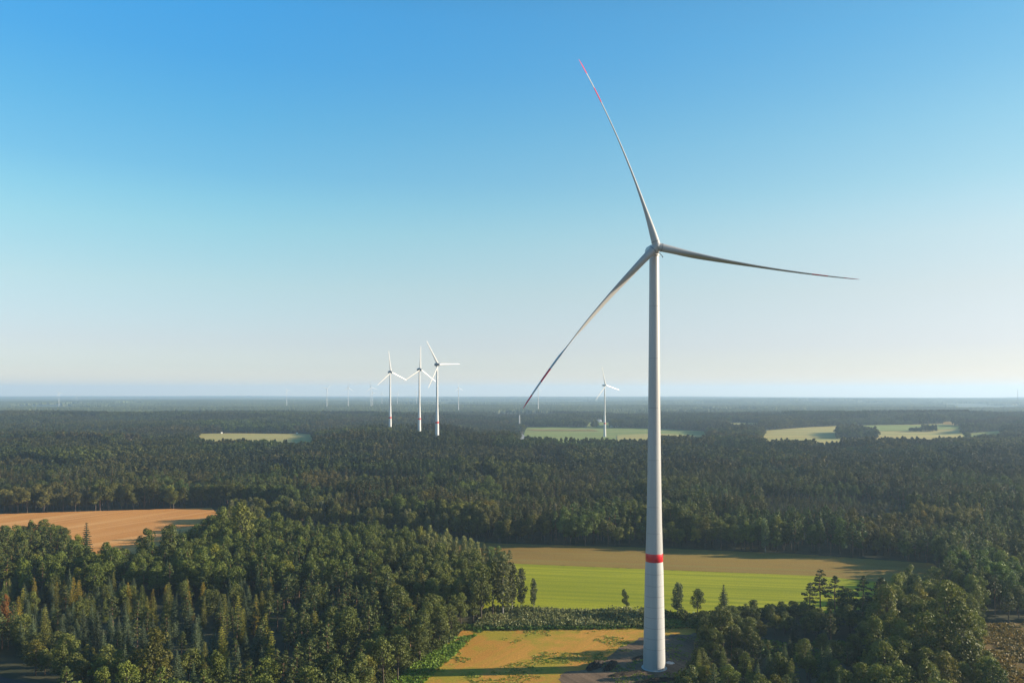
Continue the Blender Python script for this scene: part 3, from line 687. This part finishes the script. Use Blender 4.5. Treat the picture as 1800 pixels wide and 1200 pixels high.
# ---- smaller turbines across the forest
def small_turbine(px, hubpy, Yd, H, Rr, ang, yaw, label, egg=True, band=False, group=None):
    x = (px-900)/F*Yd; hz = CAMZ-(hubpy-HY)*Yd/F; g = float(terr(x, Yd)); 
    Ht = hz-g; t = empty('wind_turbine', (x, Yd, g), R_(yaw), label, 'wind turbine', group)
    r0, r1 = H*.028, H*.010
    if band:
        zb = H*.265; rb = r0+(r1-r0)*(zb/Ht)**.8
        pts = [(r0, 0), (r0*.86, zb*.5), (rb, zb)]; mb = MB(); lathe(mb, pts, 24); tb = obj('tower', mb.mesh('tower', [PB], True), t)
        mb = MB(); lathe(mb, [(rb+.02, zb), (rb*.97+.02, zb+3)], 24); obj('red_band', mb.mesh('red_band', [PR], True), t)
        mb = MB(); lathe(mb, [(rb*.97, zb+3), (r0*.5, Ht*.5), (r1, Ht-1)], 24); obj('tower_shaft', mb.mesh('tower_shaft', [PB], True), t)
    else:
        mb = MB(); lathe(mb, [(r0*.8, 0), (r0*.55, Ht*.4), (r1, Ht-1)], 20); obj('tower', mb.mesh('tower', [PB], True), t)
    # rotor towards local -Y
    k = Rr/43
    if egg: pr = [(.1, -6.0), (1.5, -5.2), (2.6, -3.5), (3.1, -1), (3.0, 2), (2.1, 5), (.9, 6.6), (.1, 7)]
    else: pr = [(.1, -5.0), (1.2, -4.4), (1.7, -3.2), (1.9, -2), (1.9, 6), (1.2, 6.6), (.1, 6.7)]
    def lat(prf, lo, hi):
        q = [p for p in prf if lo <= p[1] <= hi]; V = []; n2 = 20
        for r, yy in q: V += [(k*r*math.cos(j*2*math.pi/n2), k*yy, Ht+k*r*math.sin(j*2*math.pi/n2)) for j in range(n2)]
        mb = MB(); mb.add(V, [(i*n2+j, i*n2+(j+1) % n2, (i+1)*n2+(j+1) % n2, (i+1)*n2+j) for i in range(len(q)-1) for j in range(n2)]); return mb
    pm = [PG, PG] if egg else [PB]  # egg hub and nacelle: shade painted in with the dark grey
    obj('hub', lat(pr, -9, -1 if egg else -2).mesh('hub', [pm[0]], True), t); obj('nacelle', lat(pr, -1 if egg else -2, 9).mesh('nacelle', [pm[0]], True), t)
    ch = [(0, 2.2*k), (.12, 3.4*k), (.2, 3.3*k), (.5, 2.1*k), (.95, 1.2*k), (1, .3*k)]; tk = [(0, 2*k), (.15, 1.0*k), (.5, .5*k), (1, .15*k)]
    for i in range(3):
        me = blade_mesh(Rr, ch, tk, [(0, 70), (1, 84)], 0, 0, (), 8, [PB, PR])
        b_ = obj('blade', me, t, (0, -3.2*k, Ht)); b_.rotation_euler = (0, R_(ang+120*i), 0)
GR3 = 'three turbines on the wooded ridge'
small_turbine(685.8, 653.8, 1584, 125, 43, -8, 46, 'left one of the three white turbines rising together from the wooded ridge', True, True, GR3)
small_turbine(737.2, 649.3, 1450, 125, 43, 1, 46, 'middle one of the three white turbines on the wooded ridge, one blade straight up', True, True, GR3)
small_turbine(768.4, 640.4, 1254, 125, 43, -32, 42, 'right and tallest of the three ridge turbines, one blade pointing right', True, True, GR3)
small_turbine(1063, 677, 1900, 117, 47, -16, 38, 'slim white turbine standing in the distant fields left of the big tower', False, True)
GF = 'tiny turbines on the hazy horizon'
FAR = [(806, 681.5, 3950, 108, 33, -4, 50, 'small turbine on the plain just right of the three ridge turbines'),
       (946, 681.5, 4100, 108, 30, 10, 45, 'small turbine partly behind the low blade tip of the big turbine'),
       (574.5, 683, 4800, 100, 40, 50, 40, 'hazy turbine with two blades raised in a Y, left of the ridge turbines'),
       (612, 681.5, 5000, 100, 43, 4, 30, 'hazy turbine with one blade up, between the Y-shaped one and a close pair'),
       (652, 680.5, 4900, 100, 44, -12, 35, 'taller one of a close pair of hazy turbines left of the ridge'),
       (655, 690, 5300, 85, 34, -20, 35, 'lower one of a close pair of hazy turbines left of the ridge'),
       (671.3, 692, 6800, 85, 36, 0, 30, 'faint turbine between the close pair and the left ridge turbine'),
       (698.5, 691.5, 6600, 85, 36, 20, 30, 'faint turbine between the left and middle ridge turbines'),
       (504, 686, 5600, 90, 30, -30, 60, 'hazy turbine standing alone left of the Y-shaped one'),
       (732, 688.5, 6400, 85, 34, -32, 35, 'faint turbine almost hidden by the middle ridge turbine'),
       (103.5, 691, 6000, 80, 38, -30, 35, 'small white turbine alone on the horizon at the far left'),
       (135.5, 695.5, 8500, 80, 40, -25, 35, 'faintest turbine, just right of the far left one')]
for px, hp, Yd, H, Rr, an, yw, lb in FAR: small_turbine(px, hp, Yd, H, Rr, an, yw, lb, False, False, GF)

# ------------------------------------------------------------------ masts
mx, my = hit(913, 752.5); g = float(terr(mx, my)); t = empty('mast', (mx, my, g), 0, 'plain white mast beside the distant highway', 'mast')
mb = MB(); lathe(mb, [(2.6, 0), (2.0, 24), (1.7, 39)], 16); obj('pole', mb.mesh('pole', [PW], True), t)
mb = MB(); lathe(mb, [(1.7, 39), (2.0, 39.2), (2.0, 40.2), (.1, 40.4)], 16); obj('cap', mb.mesh('cap', [PG], True), t)
Yd = 7200; x = (1789-900)/F*Yd; g = float(terr(x, Yd)); t = empty('lattice_mast', (x, Yd, g), 0, 'tall thin lattice mast on the horizon at the right edge', 'mast')
mb = MB()
for sx_, sy_ in ((-1, -1), (1, -1), (1, 1), (-1, 1)): tube(mb, [(3*sx_, 3*sy_, 0), (.6*sx_, .6*sy_, 128)], [.5, .35], 5)
for i in range(16):
    z0, z1 = i*8, i*8+8; a0, a1 = 3-2.4*z0/128, 3-2.4*z1/128
    for (p, q_) in (((-1, -1), (1, -1)), ((1, 1), (-1, 1)), ((1, -1), (1, 1)), ((-1, 1), (-1, -1))):
        tube(mb, [(p[0]*a0, p[1]*a0, z0), (q_[0]*a1, q_[1]*a1, z1)], [.22, .22], 4)
obj('lattice', mb.mesh('lattice', [PG]), t); mb = MB(); tube(mb, [(0, 0, 126), (0, 0, 146)], [.5, .25], 6); obj('antenna', mb.mesh('antenna', [PG]), t)

# ------------------------------------------------------------------ distant farmhouses
WALL = paint('plaster', (.75, .73, .68), .8); ROOF = paint('roof tiles', (.25, .09, .06), .8); GLS = paint('window glass', (.05, .06, .08), .2)
def house(px, py, L_, W_, Hw, rz, label, roof=ROOF):
    x, y = hit(px, py); g = float(terr(x, y)); t = empty('farmhouse', (x, y, g), R_(rz), label, 'house', 'farm buildings among the far fields')
    mb = MB(); box(mb, (0, 0, Hw/2), (L_, W_, Hw)); V = [(-L_/2, -W_/2, Hw), (-L_/2, W_/2, Hw), (-L_/2, 0, Hw+W_*.42), (L_/2, -W_/2, Hw), (L_/2, W_/2, Hw), (L_/2, 0, Hw+W_*.42)]
    mb.add(V, [(0, 2, 1, 1), (3, 4, 5, 5)]); V2, Q2, M2 = mb.arrays()
    obj('wall', mk_mesh('wall', V2, [tuple(dict.fromkeys(map(int, q))) for q in Q2], [WALL]), t)
    mb = MB(); e = .5
    for s in (-1, 1):
        a = np.array([(-L_/2-e, s*(W_/2+e), Hw-.35), (L_/2+e, s*(W_/2+e), Hw-.35), (L_/2+e, 0, Hw+W_*.42+.1), (-L_/2-e, 0, Hw+W_*.42+.1)])
        V = np.concatenate([a, a+[0, 0, .3]]); mb.add(V, [(0, 1, 2, 3), (4, 7, 6, 5), (0, 4, 5, 1), (0, 3, 7, 4), (1, 5, 6, 2)])
    r = obj('roof', mb.mesh('roof', [roof]), t)
    mb = MB(); box(mb, (L_*.2, .8, Hw+W_*.42+.6), (.9, .9, 1.8)); obj('chimney', mb.mesh('chimney', [WALL]), r)
    for i in range(3):
        mb = MB(); box(mb, (-L_/2+L_*(i+.5)/3, -W_/2-.02, Hw*.55), (1.3, .12, 1.5)); obj('window', mb.mesh('window', [GLS]), t)
house(1094, 749, 14, 11, 9, 80, 'white gabled farmhouse among trees behind the distant green field')
house(1080, 750, 20, 12, 5, 10, 'long low barn beside the white farmhouse')
house(1050, 742.5, 26, 12, 5, 5, 'pale barn at the top of the small distant field', PG)
for a_, b_, lb in ((389, 762, 'small pale shed at the left end of the straw field'), (522, 762.6, 'small pale shed at the right end of the straw field')):
    x, y = hit(a_, b_); g = float(terr(x, y)); t = empty('shed', (x, y, g), 0, lb, 'shed', 'sheds by the straw field')
    mb = MB(); box(mb, (0, 0, 1.8), (4, 4, 3.6)); obj('wall', mb.mesh('wall', [WALL]), t)
    mb = MB(); box(mb, (0, 0, 3.75), (4.6, 4.6, .3)); obj('roof', mb.mesh('roof', [PG]), t)

# ------------------------------------------------------------------ trees that stand out on their own
def lone(kd, px, basepy, toppy, wsc, label, tn=(1, 1, 1), v=0, lean=0, rz=0, group=None):
    x, y = G(px, basepy); h = (basepy-toppy)*y/F; s = h/PH[KINDS[kd]]
    return plant(kd, x, y, 0, s, s*wsc, rz, (0, 0), v, tn, label, group, lean)
lone(3, 1104, 1078, 1032, .62, 'small dark tree leaning left, alone between maize strip and green field', (.75, .85, .7), 1, -.16)
lone(4, 938, 1072, 1014, .8, 'slim tree standing alone at the left end of the green field', (.7, .75, .7), 2)
lone(4, 1192, 1084, 1022, 1.35, 'thin gappy tree just right of the turbine tower', (.7, .8, .7), 3)
lone(3, 1226, 1088, 1032, .95, 'oval tree second to the right of the turbine tower', (.8, .85, .7), 4)
lone(1, 1272, 1096, 1026, 1.3, 'small pointed conifer rising above the hedge right of the tower', (1, 1, .8), 1)
lone(4, 916, 1072, 996, .95, 'tall birch at the tip of the wood, next to the lone slim tree', (.72, .75, .68), 1)
lone(4, 900, 1076, 985, 1.0, 'tall birch second from the tip of the wood by the green field', (.8, .8, .68), 2)
lone(4, 884, 1080, 972, 1.1, 'tall birch third from the tip of the wood by the green field', (.8, .8, .7), 4)
lone(3, 866, 1082, 978, .9, 'round-crowned tree at the wood edge beside the birches', (.7, .75, .65), 2)
lone(3, 846, 1092, 985, .9, 'dark round tree at the wood corner above the meadow', (.72, .76, .68), 3)
lone(0, 1442, 1078, 998, 1.5, 'tall dark pine with bare trunk at the end of the green field', (.75, .78, .75), 2)
lone(0, 1468, 1082, 1010, 1.6, 'broad pine just right of the tall dark pine', (.75, .78, .75), 3)
lone(0, 1518, 1090, 1010, 1.35, 'pine with long bare trunk between hedge and tall wood', (.75, .78, .75), 4)
lone(0, 1460, 1150, 1068, .8, 'thin pine with bare pale trunk in the middle of the right wood', (.8, .8, .75), 5)
lone(3, 1266, 1150, 1060, 1.12, 'large round dense tree at the edge of the yard right of the turbine', (.95, .95, .7), 0)
lone(0, 1424, 1084, 1022, 1.5, 'lower dark pine left of the tall dark pine at the end of the green field', (.7, .75, .7), 1)
lone(0, 1548, 1092, 1012, 1.4, 'dense pine between the long-trunked pine and the tall wood', (.75, .78, .72), 0)
lone(3, 1490, 1088, 1030, 1.1, 'small round tree wedged between the pines at the end of the green field', (.7, .75, .7), 3)
lone(3, 1560, 1130, 1022, 1.0, 'broad broadleaf tree at the left flank of the tall wood', (1.05, 1.0, .85), 2)
lone(3, 1665, 1165, 1015, .95, 'tall bright broadleaf tree crowning the right wood', (1.15, 1.1, .8), 4)
lone(3, 1690, 1210, 1060, .95, 'tall bright broadleaf tree at the right flank above the heath', (1.1, 1.1, .8), 5)
lone(3, 1630, 1200, 1070, 1.0, 'wide leafy tree in front of the tallest tree of the right wood', (1.05, 1.1, .8), 1)
lone(3, 258, 1012, 925, .9, 'round tree in front of the orange field, its top against the stubble', (.9, .95, .85), 3)
lone(3, 300, 1005, 918, .9, 'round tree right of the first one in front of the orange field', (.9, .95, .85), 5)
lone(3, 425, 985, 878, 1.0, 'tall pale-topped tree at the right end of the orange field', (1.1, 1.05, .9), 2)
lone(3, 392, 975, 886, .8, 'smaller tree beside the pale-topped one at the end of the orange field', (.95, 1, .9), 1)
lone(1, 152, 1000, 918, 1.2, 'dark spruce with ragged top standing against the orange field', (.8, .85, .8), 2)
lone(3, 10, 1120, 1040, .45, 'small tree turning red at the left edge of the view', (1.7, .62, .6), 3)

# ------------------------------------------------------------------ maize strip, scrub, tufts
M['maize'] = foliage('maize leaves', (.09, .11, .035), (.17, .17, .06), .3, .15)
M['grass'] = foliage('grass tufts', (.10, .14, .03), (.20, .22, .05), .3, .1)
M['husk'] = paint('dry maize husk', (.42, .42, .20), .8)
def in_ground(poly, dens, seed=0):
    pts = np.array([G(a, b) for a, b in poly]); lo, hi = pts.min(0), pts.max(0); k = int((hi-lo).prod()*dens)
    q = rng.uniform(lo, hi, (k, 2)); return q[inpoly(q[:, 0], q[:, 1], [tuple(p) for p in pts])]
q = in_ground(MAIZE, 1.3); k = len(q); hh = np.where(vnoise(q[:, 0], q[:, 1], 14, 5) > .35, 2.6, 1.3)*rng.uniform(.7, 1.1, k)
mb = MB()
for rep in range(4):
    C = np.stack([q[:, 0]+rng.normal(0, .25, k), q[:, 1]+rng.normal(0, .25, k), hh*rng.uniform(.15, .95, k)], 1)
    a = rng.uniform(0, 6.28, k); leaves(mb, C, np.stack([np.cos(a), np.sin(a), .3+0*a], 1), .75, .25, 0, 1.2)
sel = rng.uniform(0, 1, k) < np.where(vnoise(q[:, 0], q[:, 1], 9, 8) > .66, .16, .004); C = np.stack([q[sel, 0], q[sel, 1], hh[sel]*.85], 1)
a = rng.uniform(-2.2, -.2, sel.sum()); leaves(mb, C, np.stack([np.cos(a), np.sin(a), 0*a], 1), .55, .2, 1, 1.6)
o = obj('maize_crop', mb.mesh('maize_crop', [M['maize'], M['husk']])); o['tint'] = (1., 1., 1., 1.); props(o, 'strip of ripe maize between the meadow and the green field', 'maize', kind='stuff')
def tufts(name, poly, dens, s, h, tn, label, cat, thr=.5, sc_=11, wmat='grass', ground=True):
    q = in_ground(poly, dens) if ground else poly; v = vnoise(q[:, 0], q[:, 1], sc_, 9)*.65+vnoise(q[:, 0], q[:, 1], sc_*.3, 10)*.35; q = q[v > thr]; k = len(q)
    if ground:
        gx2, gy2 = proj(q[:, 0], q[:, 1], 0); q = q[((gx2-1150)**2/34**2+(gy2-1172)**2/14**2) > 1]; k = len(q)
    mb = MB()
    for rep in range(3):
        C = np.stack([q[:, 0]+rng.normal(0, s*.5, k), q[:, 1]+rng.normal(0, s*.5, k), h*rng.uniform(.1, .8, k)], 1)
        a = rng.uniform(0, 6.28, k); leaves(mb, C, np.stack([np.cos(a), np.sin(a), .8+0*a], 1), s*rng.uniform(.6, 1.3, k), .3)
    o = obj(name, mb.mesh(name, [M[wmat]])); o['tint'] = (*tn, 1.); return props(o, label, cat, kind='stuff')
tufts('grass', CLEAR, 1.1, .5, .35, (1.2, 1.25, .6), 'patchy green weeds and grass on the orange meadow', 'grass', .53)
tufts('grass_verge', [(590,1330),(670,1215),(708,1180),(766,1140),(815,1098),(865,1098),(832,1120),(795,1155),(755,1190),(730,1215),(690,1330)], 2.2, .8, .8, (1.15, 1.5, .6), 'lush green grass along the wood edge left of the meadow', 'grass', .3)
tufts('undergrowth', [(815,1108),(1230,1104),(1242,1080),(1150,1080),(1150,1099),(830,1102)], 1.8, 1.0, 1.6, (.55, .75, .5), 'dark weedy bank between the meadow and the maize', 'undergrowth', .25)
tufts('heath_scrub', HEATH, 1.6, .9, .9, (1.6, .95, .75), 'reddish heath scrub at the lower right corner', 'heath', .3)
tufts('scrub', GAP2, .6, 1.3, 1.6, (.6, .8, .5), 'dark low scrub in the gap of the right wood', 'scrub', .3)
# shrubs at wood edges
def shrub_proto():
    c = MB(); lobes = [(rng.uniform(-1.2, 1.2), rng.uniform(-1.2, 1.2), rng.uniform(.5, 1.7), rng.uniform(.7, 1.2), rng.uniform(.6, 1.1)) for _ in range(9)]
    lobe_crown(c, lobes, .4, .9); t = MB()
    for i in range(4): tube(t, [(0, 0, 0), (rng.uniform(-.8, .8), rng.uniform(-.8, .8), 1.2)], [.06, .03], 5)
    return c.mesh('leaves', [M['broadleaf']]), t.mesh('stems', [M['dark_bark']])
SH = [shrub_proto() for _ in range(4)]
def shrubs(line, nper, label, group, smin=.8, smax=1.7, tn=(.8, .85, .7)):
    for (a, b), (c, d) in zip(line[:-1], line[1:]):
        for i in range(nper):
            t = (i+rng.uniform(.1, .9))/nper; x, y = G(a+(c-a)*t, b+(d-b)*t); v = int(rng.integers(0, 4)); s = rng.uniform(smin, smax)
            r = empty('shrub', (x, y, -.1), rng.uniform(0, 6.28), label, 'shrub', group); r.scale = (s, s, s*rng.uniform(.8, 1.2))
            for nm, me in zip(('leaves', 'stems'), SH[v]):
                o = obj(nm, me, r); o['tint'] = (*tn, 1.)
shrubs([(664, 1212), (708, 1176), (768, 1138), (818, 1100)], 9, 'leafy green shrub along the wood edge left of the meadow', 'shrubs at the left wood edge')
shrubs([(1170, 1086), (1222, 1094), (1240, 1120), (1238, 1150), (1226, 1182), (1204, 1215)], 6, 'dark shrub along the wood edge right of the turbine', 'shrubs right of the turbine', 1.0, 2.2)
shrubs([(845, 1080), (868, 1076), (945, 1074)], 6, 'shrub under the birches at the left end of the green field', 'shrubs under the birches', .7, 1.2)
shrubs([(1225, 1088), (1330, 1084), (1430, 1076)], 12, 'bush of the hedge along the front of the green field', 'bushes of the field hedge', 1.0, 2.0)

# ------------------------------------------------------------------ earth heaps and slab by the tower foot
SOIL = field_mat('dark topsoil', (.025, .02, .015), (.05, .04, .03), 0, .5, (.03, .025, .02), .2, .3, .8); CONC = paint('pale concrete', (.6, .58, .54), .8, .15)
def heap(px, py, L_, W_, H_, rz, label, mt=SOIL, name='soil_heap', cat='soil heap', group='soil heaps by the turbine'):
    x, y = G(px, py); nx, ny = 44, 26; a = np.linspace(-1, 1, nx); b = np.linspace(-1, 1, ny); A, B = np.meshgrid(a, b, indexing='ij')
    r = np.clip(1-(A**2+B**2)*(.8+.7*vnoise(A*3+px, B*3+py, 1.0, 8)), 0, 1)**.8; nz = vnoise(A*6+px, B*6+py, 1.6, 3)*.7+vnoise(A*14+px, B*14+py, 1.6, 4)*.3; Zs = r*H_*(.15+1.35*nz)-.08
    V = np.stack([A*L_/2*(1+.1*nz), B*W_/2*(1+.1*nz), Zs], -1).reshape(-1, 3); I = np.arange(nx*ny).reshape(nx, ny)
    Q = np.stack([I[:-1, :-1], I[1:, :-1], I[1:, 1:], I[:-1, 1:]], -1).reshape(-1, 4)
    o = obj(name, mk_mesh(name, V, Q, [mt], None, True), None, (x, y, .1)); o.rotation_euler = (0, 0, R_(rz)); return props(o, label, cat, group)
heap(1046, 1170, 13, 5, 1.7, 62, 'black soil heap farthest left of the turbine foot')
heap(1073, 1170, 14, 4.5, 1.5, 68, 'long black soil heap second from the left beside the turbine')
heap(1100, 1184, 15, 4, 1.1, 22, 'low dark soil bank in front of the turbine foot')
heap(1150, 1197, 24, 4, 1.0, 18, 'longest low bank of soil, in front of the turbine at the lower edge')
heap(1122, 1156, 8, 3, .8, 40, 'small flat soil heap just left of the turbine foot')
heap(1178, 1165, 3.4, 2.6, .7, 0, 'small pale mound of gravel right of the turbine foot', CONC, 'gravel_mound', 'gravel mound', None)

# ------------------------------------------------------------------ haze
hm = bpy.data.materials.new('haze'); hm.use_nodes = True; nt = hm.node_tree; nt.nodes.clear()
out = nt.nodes.new('ShaderNodeOutputMaterial'); pv = nt.nodes.new('ShaderNodeVolumePrincipled')
pv.inputs['Color'].default_value = (.55, .77, 1.0, 1); pv.inputs['Density'].default_value = .000078; pv.inputs['Anisotropy'].default_value = 0.2
nt.links.new(pv.outputs[0], out.inputs['Volume'])
mb = MB(); zb, zt = -80, 262; box(mb, (0, 10000, (zb+zt)/2), (44000, 22000, zt-zb))
props(obj('haze', mb.mesh('haze', [hm])), 'pale blue morning haze over the plain', 'haze', kind='stuff')
